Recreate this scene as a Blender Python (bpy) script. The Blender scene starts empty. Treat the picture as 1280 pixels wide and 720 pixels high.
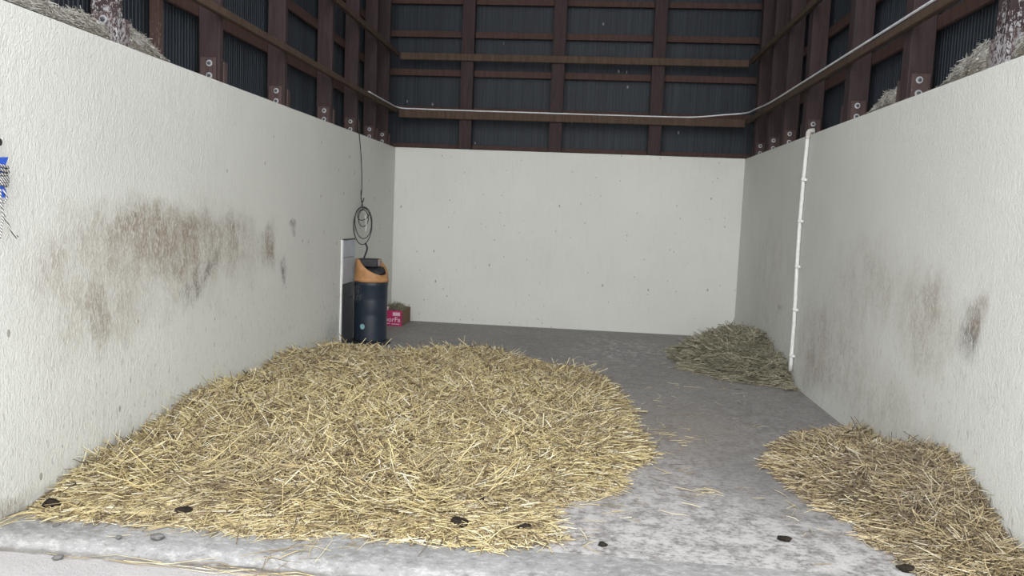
import bpy, bmesh, math, random
import numpy as np
from mathutils import Vector, Matrix, Quaternion

PI = math.pi
C = bpy.context.scene.collection
SC = bpy.context.scene

# ------------------------------------------------------------------ camera
YAW, PITCH, ROLL, FPX, CAM_H = 0.0887800, 0.0909851, 0.0405097, 989.39, 1.39542
cy_, sy_, cp_, sp_ = math.cos(YAW), math.sin(YAW), math.cos(PITCH), math.sin(PITCH)
fwd = Vector((-sy_*cp_, cy_*cp_, -sp_))
rgt = Vector((cy_, sy_, 0))
upv = rgt.cross(fwd)
r2 = math.cos(ROLL)*rgt + math.sin(ROLL)*upv
u2 = -math.sin(ROLL)*rgt + math.cos(ROLL)*upv
cam_data = bpy.data.cameras.new('camera')
cam_data.sensor_width = 36.0
cam_data.lens = FPX/1280*36.0
cam_data.clip_start = 0.05
cam = bpy.data.objects.new('camera', cam_data)
cam.matrix_world = Matrix(((r2.x, u2.x, -fwd.x, 0), (r2.y, u2.y, -fwd.y, 0), (r2.z, u2.z, -fwd.z, CAM_H), (0, 0, 0, 1)))
C.objects.link(cam)
SC.camera = cam

# ------------------------------------------------------------------ light
world = bpy.data.worlds.new('overcast_sky')
SC.world = world
world.use_nodes = True
wn = world.node_tree
bg = wn.nodes['Background']
bg.inputs['Color'].default_value = (0.95, 0.975, 1.0, 1)
bg.inputs['Strength'].default_value = 1.6

sun_data = bpy.data.lights.new('hazy_sun', 'SUN')
sun_data.energy = 1.0
sun_data.angle = math.radians(75)
sun_data.color = (1.0, 0.97, 0.92)
sun = bpy.data.objects.new('hazy_sun', sun_data)
sun_el, sun_az = math.radians(20), math.radians(8)
sdir = Vector((-math.sin(sun_az)*math.cos(sun_el), math.cos(sun_az)*math.cos(sun_el), -math.sin(sun_el)))
sun.rotation_euler = sdir.to_track_quat('-Z', 'Y').to_euler()
sun.location = (1, -8, 5)
C.objects.link(sun)

SC.view_settings.view_transform = 'Standard'
SC.view_settings.look = 'None'
SC.view_settings.gamma = 1.0
SC.view_settings.use_curve_mapping = False
SC.view_settings.exposure = 1.04

# ------------------------------------------------------------------ room size
XL, XR, YB, HW = -2.44, 1.90, 9.937, 2.20      # inner faces of the side walls and back wall, wall height
YF = 2.70                                       # the open front
YK0, YK1 = 2.90, 3.21                           # kerb, front to back
ZOUT = -0.05
ZR = 7.6  # roof height, out of view; raised so more sky light reaches the back

# ------------------------------------------------------------------ node helpers
def new_mat(name, rough=0.8, spec=0.3, metal=0.0, color=None):
    m = bpy.data.materials.new(name)
    m.use_nodes = True
    b = m.node_tree.nodes['Principled BSDF']
    b.inputs['Roughness'].default_value = rough
    b.inputs['Metallic'].default_value = metal
    b.inputs['Specular IOR Level'].default_value = spec
    if color: b.inputs['Base Color'].default_value = (*color, 1)
    return m, m.node_tree, b

def nd(nt, typ, **kw):
    n = nt.nodes.new(typ)
    for k, v in kw.items():
        if k.startswith('i_'):
            key = k[2:]
            key = int(key) if key.isdigit() else key.replace('_', ' ')
            n.inputs[key].default_value = v
        else: setattr(n, k, v)
    return n

def lk(nt, a, b): nt.links.new(a, b)

def pos_of(nt, scale=(1, 1, 1), rot=(0, 0, 0)):
    g = nd(nt, 'ShaderNodeNewGeometry')
    mp = nd(nt, 'ShaderNodeMapping')
    mp.inputs['Scale'].default_value = scale
    mp.inputs['Rotation'].default_value = rot
    lk(nt, g.outputs['Position'], mp.inputs['Vector'])
    return mp.outputs[0]

def obj_pos(nt, scale=(1, 1, 1)):
    g = nd(nt, 'ShaderNodeTexCoord')
    mp = nd(nt, 'ShaderNodeMapping')
    mp.inputs['Scale'].default_value = scale
    lk(nt, g.outputs['Object'], mp.inputs['Vector'])
    return mp.outputs[0]

def noise(nt, vec, scale=5, detail=4, rough=0.55, dist=0.0):
    n = nd(nt, 'ShaderNodeTexNoise')
    n.inputs['Scale'].default_value = scale
    n.inputs['Detail'].default_value = detail
    n.inputs['Roughness'].default_value = rough
    n.inputs['Distortion'].default_value = dist
    lk(nt, vec, n.inputs['Vector'])
    return n.outputs['Fac']

def ramp(nt, fac, stops, interp='LINEAR'):
    r = nd(nt, 'ShaderNodeValToRGB')
    r.color_ramp.interpolation = interp
    e = r.color_ramp.elements
    while len(e) < len(stops): e.new(0.5)
    for el, (p, c) in zip(e, stops):
        el.position = p
        el.color = (*c, 1) if not isinstance(c, (int, float)) else (c, c, c, 1)
    lk(nt, fac, r.inputs['Fac'])
    return r.outputs['Color']

def mth(nt, op, a, b=None, clamp=False):
    n = nd(nt, 'ShaderNodeMath', operation=op)
    n.use_clamp = clamp
    for i, v in enumerate((a, b)):
        if v is None: continue
        if isinstance(v, (int, float)): n.inputs[i].default_value = v
        else: lk(nt, v, n.inputs[i])
    return n.outputs[0]

def mix(nt, fac, a, b):
    n = nd(nt, 'ShaderNodeMix', data_type='RGBA')
    if isinstance(fac, (int, float)): n.inputs[0].default_value = fac
    else: lk(nt, fac, n.inputs[0])
    for i, v in ((6, a), (7, b)):
        if isinstance(v, tuple): n.inputs[i].default_value = (*v, 1)
        else: lk(nt, v, n.inputs[i])
    return n.outputs[2]

def bump(nt, bsdf, height, strength=0.5, dist=0.01):
    b = nd(nt, 'ShaderNodeBump')
    b.inputs['Strength'].default_value = strength
    b.inputs['Distance'].default_value = dist
    lk(nt, height, b.inputs['Height'])
    lk(nt, b.outputs[0], bsdf.inputs['Normal'])

def smooth01(nt, v, lo, hi):
    n = nd(nt, 'ShaderNodeMapRange', interpolation_type='SMOOTHSTEP')
    n.inputs['From Min'].default_value = lo
    n.inputs['From Max'].default_value = hi
    lk(nt, v, n.inputs['Value'])
    return n.outputs[0]

def blob(nt, vec, loc, rot, scale, edge=0.15):
    """soft elliptical patch, 1 in its middle"""
    mp = nd(nt, 'ShaderNodeMapping', vector_type='TEXTURE')
    mp.inputs['Location'].default_value = loc
    mp.inputs['Rotation'].default_value = rot
    mp.inputs['Scale'].default_value = scale
    lk(nt, vec, mp.inputs['Vector'])
    ln = nd(nt, 'ShaderNodeVectorMath', operation='LENGTH')
    lk(nt, mp.outputs[0], ln.inputs[0])
    return smooth01(nt, ln.outputs['Value'], 1.35, edge)

# ------------------------------------------------------------------ materials
def render_wall_mat(name, axis, stains):
    """cream rendered wall; stains = (colour, strength, u, z, ru, rz, rot, grain)"""
    m, nt, b = new_mat(name, 0.85, 0.25)
    P = pos_of(nt)
    big = noise(nt, P, 0.9, 4)
    col = ramp(nt, big, [(0.25, (0.62, 0.625, 0.585)), (0.75, (0.69, 0.695, 0.65))])
    Pv = pos_of(nt, (26, 26, 4) if axis != 'x' else (26, 26, 4))
    streak = noise(nt, Pv, 1, 4, 0.7)
    col = mix(nt, mth(nt, 'MULTIPLY', smooth01(nt, streak, 0.5, 0.85), 0.22), col, (0.46, 0.455, 0.42))
    # shared distortion of the stain outlines
    dn = nd(nt, 'ShaderNodeTexNoise'); dn.inputs['Scale'].default_value = 4.5; dn.inputs['Detail'].default_value = 5
    lk(nt, P, dn.inputs['Vector'])
    sub = nd(nt, 'ShaderNodeVectorMath', operation='SUBTRACT'); sub.inputs[1].default_value = (0.5, 0.5, 0.5)
    lk(nt, dn.outputs['Color'], sub.inputs[0])
    sc = nd(nt, 'ShaderNodeVectorMath', operation='SCALE'); sc.inputs['Scale'].default_value = 0.38
    lk(nt, sub.outputs[0], sc.inputs[0])
    ad = nd(nt, 'ShaderNodeVectorMath', operation='ADD')
    lk(nt, P, ad.inputs[0]); lk(nt, sc.outputs[0], ad.inputs[1])
    PD = ad.outputs[0]
    # the raised flecks of the render, which the stains skip
    Pf = pos_of(nt, (60, 60, 30))
    fleck = noise(nt, Pf, 1.0, 3, 0.6, 1.2)
    keep = smooth01(nt, fleck, 0.66, 0.40)
    blot = smooth01(nt, noise(nt, pos_of(nt, (5, 5, 2.6)), 1.3, 9, 0.78), 0.36, 0.64)
    for (c, s, u, z, ru, rz, rot, grain) in stains:
        msk = blob(nt, PD, (0, u, z), (rot, 0, 0), (1000, ru, rz))
        if grain == 'soft':
            f = mth(nt, 'MULTIPLY', msk, mth(nt, 'ADD', mth(nt, 'MULTIPLY', blot, 0.75), 0.25))
        else:
            f = mth(nt, 'MULTIPLY', msk, mth(nt, 'ADD', mth(nt, 'MULTIPLY', blot, 0.45), 0.55))
        f = mth(nt, 'MULTIPLY', f, mth(nt, 'ADD', mth(nt, 'MULTIPLY', keep, 0.7), 0.3))
        col = mix(nt, mth(nt, 'MULTIPLY', f, s), col, c)
    if axis == 'x':      # short dark dashes of dirt caught in the lower half of the side walls
        sz = nd(nt, 'ShaderNodeSeparateXYZ'); lk(nt, P, sz.inputs[0])
        dash = smooth01(nt, noise(nt, pos_of(nt, (34, 34, 9)), 1.6, 3, 0.65), 0.60, 0.68)
        dash = mth(nt, 'MULTIPLY', dash, smooth01(nt, mth(nt, 'ADD', sz.outputs[2], mth(nt, 'MULTIPLY', big, 0.8)), 1.7, 0.7))
        col = mix(nt, mth(nt, 'MULTIPLY', dash, 0.42), col, (0.20, 0.175, 0.15))
    # small dark specks and cobweb crumbs
    for scl, th, lo in ((7.0, 0.07, 0.6), (17.0, 0.10, 0.72), (3.2, 0.018, 0.45)):
        vo = nd(nt, 'ShaderNodeTexVoronoi'); vo.inputs['Scale'].default_value = scl
        lk(nt, pos_of(nt, (1, 1, 0.55)), vo.inputs['Vector'])
        sepc = nd(nt, 'ShaderNodeSeparateColor'); lk(nt, vo.outputs['Color'], sepc.inputs[0])
        sp = mth(nt, 'MULTIPLY', mth(nt, 'LESS_THAN', vo.outputs['Distance'], th), mth(nt, 'GREATER_THAN', sepc.outputs[0], lo))
        col = mix(nt, mth(nt, 'MULTIPLY', sp, 0.6), col, (0.16, 0.13, 0.10))
    lk(nt, col, b.inputs['Base Color'])
    h = mth(nt, 'ADD', mth(nt, 'MULTIPLY', fleck, 1.0), mth(nt, 'MULTIPLY', noise(nt, P, 160, 2), 0.35))
    h = mth(nt, 'ADD', h, mth(nt, 'MULTIPLY', streak, 0.35))
    bump(nt, b, h, 0.75, 0.009)
    return m

BR, DK, GR = (0.245, 0.190, 0.142), (0.095, 0.077, 0.064), (0.39, 0.35, 0.295)
M_wall_left = render_wall_mat('cream_render_left', 'x', [
    (GR, 1.0, 4.75, 1.04, 1.20, 0.34, 0.05, 'soft'),
    (GR, 0.8, 3.75, 0.92, 0.50, 0.40, 0, 'soft'),
    (GR, 0.8, 4.30, 1.20, 0.75, 0.20, 0, 'hard'),
    (BR, 0.75, 4.25, 1.24, 0.65, 0.16, -0.05, 'soft'),
    (BR, 0.65, 5.05, 1.16, 0.75, 0.18, 0.0, 'soft'),
    (BR, 0.55, 4.55, 1.02, 0.45, 0.12, 0.0, 'soft'),
    (DK, 0.9, 4.87, 0.91, 0.28, 0.085, 0.45, 'soft'),
    (BR, 1.0, 5.98, 1.08, 0.20, 0.19, 0.1, 'soft'),
    (DK, 0.95, 6.28, 0.907, 0.075, 0.13, 0, 'hard'),
    (DK, 0.9, 6.44, 1.232, 0.08, 0.05, 0, 'hard'),
    (BR, 0.45, 3.78, 0.90, 0.17, 0.26, 0, 'soft'),
    (BR, 0.6, 3.84, 0.70, 0.16, 0.10, 0, 'soft'),
    ((0.36, 0.30, 0.26), 0.6, 3.40, 1.10, 0.2, 0.18, 0, 'soft'),
    ((0.30, 0.32, 0.34), 0.6, 7.55, 0.17, 0.28, 0.16, 0, 'hard'),
    ((0.22, 0.17, 0.12), 0.8, 3.12, 0.02, 0.25, 0.07, 0, 'hard'),
])
M_wall_right = render_wall_mat('cream_render_right', 'x', [
    (DK, 1.0, 4.06, 0.915, 0.135, 0.175, 0.25, 'hard'),
    (BR, 0.8, 3.99, 1.03, 0.11, 0.11, 0, 'soft'),
    (BR, 0.75, 4.50, 1.05, 0.10, 0.16, 0.1, 'hard'),
    (GR, 0.9, 4.53, 0.88, 0.40, 0.32, 0, 'soft'),
    (GR, 0.75, 5.4, 1.05, 0.8, 0.3, 0, 'soft'),
    (GR, 0.75, 6.1, 0.52, 1.0, 0.42, 0, 'soft'),
    (BR, 0.4, 6.6, 0.42, 0.5, 0.34, 0, 'soft'),
    (BR, 0.4, 6.4, 0.25, 0.8, 0.18, 0, 'soft'),
    (GR, 0.55, 5.0, 0.30, 0.8, 0.25, 0, 'soft'),
    (GR, 0.45, 8.3, 0.9, 1.0, 0.6, 0, 'soft'),
    (BR, 0.7, 7.75, 0.62, 0.16, 0.05, 0, 'hard'),
])
M_wall_back = render_wall_mat('cream_render_back', 'y', [])

m, nt, b = new_mat('concrete_floor', 0.75, 0.35); M_floor = m
P = pos_of(nt)
sep = nd(nt, 'ShaderNodeSeparateXYZ'); lk(nt, P, sep.inputs[0])
n1 = noise(nt, P, 1.3, 6, 0.6)
n2 = noise(nt, P, 9, 8, 0.72)
n3 = noise(nt, pos_of(nt, (0.7, 1, 1)), 42, 8, 0.8)
col = ramp(nt, n1, [(0.25, (0.19, 0.18, 0.175)), (0.75, (0.29, 0.275, 0.268))])
col = mix(nt, mth(nt, 'MULTIPLY', smooth01(nt, n2, 0.42, 0.60), 0.6), col, (0.35, 0.335, 0.325))
col = mix(nt, mth(nt, 'MULTIPLY', smooth01(nt, n3, 0.53, 0.40), 0.65), col, (0.105, 0.093, 0.088))
# lime dust swept towards the entrance
lime = smooth01(nt, mth(nt, 'ADD', sep.outputs[1], mth(nt, 'MULTIPLY', mth(nt, 'SUBTRACT', n1, 0.5), 2.0)), 5.3, 3.1)
patch = mth(nt, 'ADD', mth(nt, 'MULTIPLY', n2, 0.55), mth(nt, 'MULTIPLY', n3, 0.45))
lime2 = mth(nt, 'MULTIPLY', lime, smooth01(nt, patch, 0.42, 0.57))
walk = blob(nt, P, (1.10, 4.45, 0), (0, 0, 0.25), (0.42, 0.8, 1000))
lime2 = mth(nt, 'MULTIPLY', lime2, mth(nt, 'SUBTRACT', 1.0, mth(nt, 'MULTIPLY', walk, 0.8)))
col = mix(nt, mth(nt, 'MULTIPLY', lime2, 0.8), col, (0.52, 0.505, 0.50))
col = mix(nt, mth(nt, 'MULTIPLY', walk, 0.4), col, (0.15, 0.145, 0.143))
sc1 = blob(nt, P, (0.45, 8.6, 0), (0, 0, 0), (0.6, 1.0, 1000))
scf = mth(nt, 'MULTIPLY', sc1, smooth01(nt, noise(nt, pos_of(nt, (1, 0.8, 1), (0, 0, 0.3)), 11, 8, 0.75, 0.8), 0.49, 0.62))
col = mix(nt, mth(nt, 'MULTIPLY', scf, 0.75), col, (0.52, 0.52, 0.52))
brn = blob(nt, P, (0.75, 5.4, 0), (0, 0, 0), (0.45, 0.8, 1000))
col = mix(nt, mth(nt, 'MULTIPLY', brn, 0.30), col, (0.26, 0.215, 0.18))
crumbs = smooth01(nt, noise(nt, pos_of(nt, (1, 1.5, 1)), 45, 5, 0.8), 0.63, 0.7)
col = mix(nt, mth(nt, 'MULTIPLY', crumbs, 0.6), col, (0.11, 0.08, 0.065))
chips = smooth01(nt, noise(nt, pos_of(nt, (1, 2, 1)), 22, 6, 0.8), 0.68, 0.72)
col = mix(nt, mth(nt, 'MULTIPLY', chips, 0.5), col, (0.50, 0.46, 0.38))
lk(nt, col, b.inputs['Base Color'])
lk(nt, ramp(nt, n2, [(0.3, 0.6), (0.7, 0.85)]), b.inputs['Roughness'])
bump(nt, b, mth(nt, 'ADD', mth(nt, 'MULTIPLY', noise(nt, P, 40, 6, 0.7), 0.6), n2), 0.5, 0.008)

m, nt, b = new_mat('kerb_concrete', 0.85, 0.3); M_kerb = m
P = pos_of(nt)
n1 = noise(nt, P, 4, 9, 0.75)
n2 = noise(nt, pos_of(nt, (0.6, 1, 1)), 28, 8, 0.8)
col = ramp(nt, n1, [(0.32, (0.20, 0.198, 0.195)), (0.66, (0.32, 0.318, 0.313))])
col = mix(nt, mth(nt, 'MULTIPLY', smooth01(nt, n2, 0.50, 0.60), 0.65), col, (0.43, 0.426, 0.418))
col = mix(nt, mth(nt, 'MULTIPLY', smooth01(nt, n2, 0.46, 0.36), 0.7), col, (0.13, 0.122, 0.115))
sz = nd(nt, 'ShaderNodeSeparateXYZ'); lk(nt, P, sz.inputs[0])
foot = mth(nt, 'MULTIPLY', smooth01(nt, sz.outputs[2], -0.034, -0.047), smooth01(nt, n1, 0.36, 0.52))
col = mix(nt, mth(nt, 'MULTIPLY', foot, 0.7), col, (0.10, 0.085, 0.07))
lk(nt, col, b.inputs['Base Color'])
bump(nt, b, noise(nt, P, 35, 6, 0.7), 0.6, 0.01)

m, nt, b = new_mat('yard_concrete', 0.9, 0.25); M_yard = m
P = pos_of(nt)
n1 = noise(nt, P, 2, 6, 0.6)
col = ramp(nt, n1, [(0.3, (0.42, 0.40, 0.40)), (0.7, (0.52, 0.495, 0.495))])
col = mix(nt, mth(nt, 'MULTIPLY', smooth01(nt, noise(nt, P, 55, 5, 0.8), 0.58, 0.68), 0.7), col, (0.25, 0.23, 0.22))
lk(nt, col, b.inputs['Base Color'])
bump(nt, b, noise(nt, P, 70, 4, 0.7), 0.9, 0.012)

def wood_mat(name, c1, c2, dirt=0.5):
    m, nt, b = new_mat(name, 0.8, 0.25)
    P = pos_of(nt)
    g = noise(nt, pos_of(nt, (14, 14, 1.6)), 2.2, 6, 0.65, 0.5)
    col = ramp(nt, g, [(0.3, c1), (0.7, c2)])
    sepz = nd(nt, 'ShaderNodeSeparateXYZ'); lk(nt, P, sepz.inputs[0])
    # white droppings and dust, thicker on the low ends next to the entrance
    zone = mth(nt, 'MULTIPLY', smooth01(nt, sepz.outputs[2], 2.85, 2.15), smooth01(nt, sepz.outputs[1], 5.8, 3.8))
    thr = mth(nt, 'SUBTRACT', 0.70, mth(nt, 'MULTIPLY', zone, 0.27))
    sp = noise(nt, pos_of(nt, (1, 1, 0.6)), 75, 5, 0.75)
    f = smooth01(nt, mth(nt, 'SUBTRACT', sp, thr), 0.0, 0.06)
    col = mix(nt, mth(nt, 'MULTIPLY', f, dirt), col, (0.42, 0.41, 0.42))
    lk(nt, col, b.inputs['Base Color'])
    bump(nt, b, g, 0.35, 0.006)
    return m
M_post = wood_mat('red_brown_post_timber', (0.030, 0.0195, 0.0205), (0.056, 0.037, 0.038), 0.8)
M_rail = wood_mat('brown_rail_timber', (0.052, 0.034, 0.024), (0.098, 0.066, 0.048), 0.35)
M_batten = wood_mat('red_batten_timber', (0.046, 0.026, 0.022), (0.082, 0.047, 0.039), 0.3)
M_cleat = wood_mat('brown_cleat_timber', (0.055, 0.036, 0.034), (0.095, 0.064, 0.060), 0.5)

m, nt, b = new_mat('dark_profiled_sheet', 0.6, 0.35); M_sheet = m
P = pos_of(nt)
g = noise(nt, pos_of(nt, (34, 34, 0.5)), 1, 4, 0.7)
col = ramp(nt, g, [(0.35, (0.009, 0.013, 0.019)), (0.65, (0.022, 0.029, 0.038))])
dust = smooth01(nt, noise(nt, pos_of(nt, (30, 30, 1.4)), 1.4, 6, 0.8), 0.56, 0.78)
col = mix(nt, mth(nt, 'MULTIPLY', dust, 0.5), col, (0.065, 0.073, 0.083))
vo = nd(nt, 'ShaderNodeTexVoronoi'); vo.inputs['Scale'].default_value = 9
lk(nt, pos_of(nt, (1, 1, 0.5)), vo.inputs['Vector'])
sepc = nd(nt, 'ShaderNodeSeparateColor'); lk(nt, vo.outputs['Color'], sepc.inputs[0])
sp = mth(nt, 'MULTIPLY', mth(nt, 'LESS_THAN', vo.outputs['Distance'], 0.09), mth(nt, 'GREATER_THAN', sepc.outputs[0], 0.8))
col = mix(nt, mth(nt, 'MULTIPLY', sp, 0.6), col, (0.30, 0.31, 0.32))
lk(nt, col, b.inputs['Base Color'])

m, nt, b = new_mat('dark_roof_sheet', 0.7, 0.3, color=(0.04, 0.042, 0.045)); M_roof = m

def straw_mat(name, stops, soil, soil_amt, soil_scale=1.3):
    m, nt, b = new_mat(name, 0.55, 0.35)
    g = nd(nt, 'ShaderNodeNewGeometry')
    col = ramp(nt, g.outputs['Random Per Island'], stops)
    P = pos_of(nt)
    n = smooth01(nt, noise(nt, P, soil_scale, 5, 0.65), 0.42, 0.68)
    col = mix(nt, mth(nt, 'MULTIPLY', n, soil_amt), col, soil)
    lk(nt, col, b.inputs['Base Color'])
    return m
STRAW = [(0.0, (0.11, 0.080, 0.048)), (0.18, (0.22, 0.162, 0.096)), (0.32, (0.40, 0.310, 0.172)), (0.5, (0.60, 0.485, 0.250)), (0.72, (0.73, 0.61, 0.32)), (0.88, (0.80, 0.72, 0.47)), (1.0, (0.84, 0.81, 0.68))]
STRAW2 = [(0.0, (0.10, 0.074, 0.05)), (0.22, (0.19, 0.142, 0.092)), (0.35, (0.32, 0.25, 0.155)), (0.5, (0.50, 0.395, 0.225)), (0.75, (0.61, 0.495, 0.285)), (0.9, (0.68, 0.60, 0.42)), (1.0, (0.76, 0.71, 0.58))]
HAY = [(0.0, (0.10, 0.09, 0.065)), (0.3, (0.22, 0.202, 0.145)), (0.6, (0.36, 0.332, 0.24)), (0.85, (0.50, 0.462, 0.34)), (1.0, (0.64, 0.60, 0.47))]
DUSTHAY = [(0.0, (0.20, 0.185, 0.16)), (0.4, (0.40, 0.385, 0.34)), (0.8, (0.58, 0.56, 0.51)), (1.0, (0.75, 0.74, 0.70))]
M_straw = straw_mat('yellow_straw', STRAW, (0.27, 0.21, 0.145), 0.36, 1.0)
M_straw2 = straw_mat('swept_straw', STRAW2, (0.26, 0.21, 0.15), 0.45)
M_hay = straw_mat('grey_green_hay', HAY, (0.17, 0.16, 0.11), 0.4, 3)
M_dusthay = straw_mat('dusty_hay', DUSTHAY, (0.22, 0.20, 0.165), 0.5, 6)

def ground_mat(name, c1, c2):
    m, nt, b = new_mat(name, 0.95, 0.1)
    P = pos_of(nt)
    n = noise(nt, P, 28, 6, 0.75)
    lk(nt, ramp(nt, n, [(0.3, c1), (0.7, c2)]), b.inputs['Base Color'])
    bump(nt, b, noise(nt, P, 60, 4, 0.8), 1.0, 0.02)
    return m
M_strawbase = ground_mat('straw_underlayer', (0.07, 0.052, 0.035), (0.19, 0.145, 0.095))
M_haybase = ground_mat('hay_underlayer', (0.09, 0.083, 0.058), (0.20, 0.185, 0.13))
M_dustbase = ground_mat('dust_underlayer', (0.16, 0.14, 0.11), (0.33, 0.30, 0.25))

def plain(name, color, rough=0.6, spec=0.4, metal=0.0, var=0.25, scale=18):
    m, nt, b = new_mat(name, rough, spec, metal)
    n = noise(nt, obj_pos(nt), scale, 5, 0.65)
    lo = tuple(c*(1-var) for c in color); hi = tuple(min(1, c*(1+var)) for c in color)
    lk(nt, ramp(nt, n, [(0.3, lo), (0.7, hi)]), b.inputs['Base Color'])
    return m
M_steel = plain('galvanised_steel', (0.50, 0.51, 0.53), 0.5, 0.5, 0.5)
m, nt, b = new_mat('navy_plastic', 0.45, 0.4); M_navy = m
OP = obj_pos(nt)
col = ramp(nt, noise(nt, OP, 6, 5, 0.65), [(0.3, (0.010, 0.017, 0.028)), (0.7, (0.018, 0.028, 0.042))])
spl = blob(nt, OP, (-0.115, -0.128, 0.54), (0, 0, 0), (0.075, 0.075, 0.10))
spl = mth(nt, 'MULTIPLY', spl, smooth01(nt, noise(nt, obj_pos(nt, (1, 1, 0.6)), 45, 3, 0.6, 1.5), 0.50, 0.56))
col = mix(nt, mth(nt, 'MULTIPLY', spl, 0.8), col, (0.22, 0.23, 0.22))
lk(nt, col, b.inputs['Base Color'])
M_black = plain('black_plastic', (0.022, 0.023, 0.026), 0.5, 0.4, 0, 0.5, 25)
M_orange = plain('dusty_orange_plastic', (0.38, 0.195, 0.085), 0.55, 0.35, 0, 0.3, 9)
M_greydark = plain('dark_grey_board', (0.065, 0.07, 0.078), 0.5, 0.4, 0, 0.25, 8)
M_greylight = plain('pale_grey_board', (0.42, 0.45, 0.50), 0.45, 0.4, 0, 0.1, 8)
M_white = plain('white_plastic', (0.72, 0.72, 0.70), 0.45, 0.45, 0, 0.1, 30)
M_whitecable = plain('greyed_white_cable', (0.62, 0.64, 0.66), 0.5, 0.4, 0, 0.15, 20)
M_cable = plain('black_cable_rubber', (0.018, 0.018, 0.020), 0.55, 0.4, 0, 0.3, 30)
M_blue = plain('blue_plastic', (0.035, 0.11, 0.55), 0.4, 0.5, 0, 0.15, 20)
M_pink = plain('crimson_printed_card', (0.40, 0.022, 0.11), 0.55, 0.35, 0, 0.25, 14)
M_card = plain('brown_card', (0.20, 0.135, 0.09), 0.85, 0.2, 0, 0.3, 14)
M_palepink = plain('pale_pink_print', (0.70, 0.50, 0.58), 0.6, 0.3, 0, 0.08, 20)
M_dung = plain('dark_dung', (0.022, 0.018, 0.014), 0.95, 0.1, 0, 0.5, 60)
M_stone = plain('grey_stone', (0.13, 0.126, 0.122), 0.9, 0.25, 0, 0.35, 40)
M_sticker = plain('pale_blue_sticker', (0.20, 0.36, 0.40), 0.5, 0.4, 0, 0.2, 60)
m, nt, b = new_mat('black_white_rope', 0.8, 0.2); M_rope = m
w = nd(nt, 'ShaderNodeTexWave', wave_type='BANDS', bands_direction='DIAGONAL')
w.inputs['Scale'].default_value = 42; w.inputs['Distortion'].default_value = 1.0
lk(nt, obj_pos(nt), w.inputs['Vector'])
lk(nt, ramp(nt, w.outputs['Fac'], [(0.42, (0.05, 0.05, 0.05)), (0.46, (0.66, 0.65, 0.63))]), b.inputs['Base Color'])

# ------------------------------------------------------------------ mesh helpers
def link(name, bm, mats, parent=None, smooth=False):
    me = bpy.data.meshes.new(name)
    bm.normal_update()
    bm.to_mesh(me); bm.free()
    for mt in (mats if isinstance(mats, (list, tuple)) else [mats]): me.materials.append(mt)
    if smooth:
        for p in me.polygons: p.use_smooth = True
    o = bpy.data.objects.new(name, me)
    C.objects.link(o)
    if parent: o.parent = parent
    return o

def tag(o, label, cat, group=None, kind=None):
    o['label'] = label; o['category'] = cat
    if group: o['group'] = group
    if kind: o['kind'] = kind
    return o

def struct(o):
    o['kind'] = 'structure'
    return o

def thing(name, loc, label, cat, group=None):
    o = bpy.data.objects.new(name, None)
    o.empty_display_size = 0.1
    o.location = loc
    C.objects.link(o)
    return tag(o, label, cat, group)

def box(bm, lo, hi, bev=0.0, mat=0):
    vs = [bm.verts.new((x, y, z)) for x in (lo[0], hi[0]) for y in (lo[1], hi[1]) for z in (lo[2], hi[2])]
    F = [(0, 1, 3, 2), (4, 6, 7, 5), (0, 4, 5, 1), (2, 3, 7, 6), (0, 2, 6, 4), (1, 5, 7, 3)]
    fs = [bm.faces.new([vs[i] for i in f]) for f in F]
    for f in fs: f.material_index = mat
    if bev > 0:
        es = list({e for f in fs for e in f.edges})
        bmesh.ops.bevel(bm, geom=es, offset=bev, segments=1, affect='EDGES', profile=0.5)
    return bm

def boxbm(lo, hi, bev=0.0): return box(bmesh.new(), lo, hi, bev)

def tube(bm, pts, rad, seg=8, closed=False, mat=0):
    pts = [Vector(p) for p in pts]
    n = len(pts)
    rings, prev = [], None
    for i, p in enumerate(pts):
        a = pts[(i-1) % n] if (i > 0 or closed) else p
        c = pts[(i+1) % n] if (i < n-1 or closed) else p
        t = (c-a).normalized()
        if prev is None:
            nn = t.orthogonal().normalized()
        else:
            nn = (prev - t*prev.dot(t))
            nn = nn.normalized() if nn.length > 1e-6 else t.orthogonal().normalized()
        prev = nn
        bb = t.cross(nn)
        r = rad[i] if isinstance(rad, (list, tuple)) else rad
        rings.append([bm.verts.new(p + r*(math.cos(2*PI*k/seg)*nn + math.sin(2*PI*k/seg)*bb)) for k in range(seg)])
    m = n if closed else n-1
    for i in range(m):
        A, B = rings[i], rings[(i+1) % n]
        for k in range(seg):
            f = bm.faces.new((A[k], A[(k+1) % seg], B[(k+1) % seg], B[k])); f.material_index = mat; f.smooth = True
    if not closed:
        f = bm.faces.new(rings[0][::-1]); f.material_index = mat
        f = bm.faces.new(rings[-1]); f.material_index = mat
    return bm

def lathe(bm, prof, seg=32, cap=True):
    rings = [[bm.verts.new((r*math.cos(2*PI*k/seg), r*math.sin(2*PI*k/seg), z)) for k in range(seg)] for r, z in prof]
    for A, B in zip(rings, rings[1:]):
        for k in range(seg):
            f = bm.faces.new((A[k], A[(k+1) % seg], B[(k+1) % seg], B[k])); f.smooth = True
    if cap:
        bm.faces.new(rings[0][::-1]); bm.faces.new(rings[-1])
    return bm

def smooth_path(pts, n=8):
    """Catmull-Rom through the points"""
    P = [Vector(p) for p in pts]
    P = [P[0]*2-P[1]] + P + [P[-1]*2-P[-2]]
    out = []
    for i in range(1, len(P)-2):
        a, b_, c, d = P[i-1:i+3]
        for k in range(n):
            t = k/n
            out.append(0.5*((2*b_)+(c-a)*t+(2*a-5*b_+4*c-d)*t*t+(3*b_-a-3*c+d)*t**3))
    out.append(P[-2])
    return out

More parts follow.
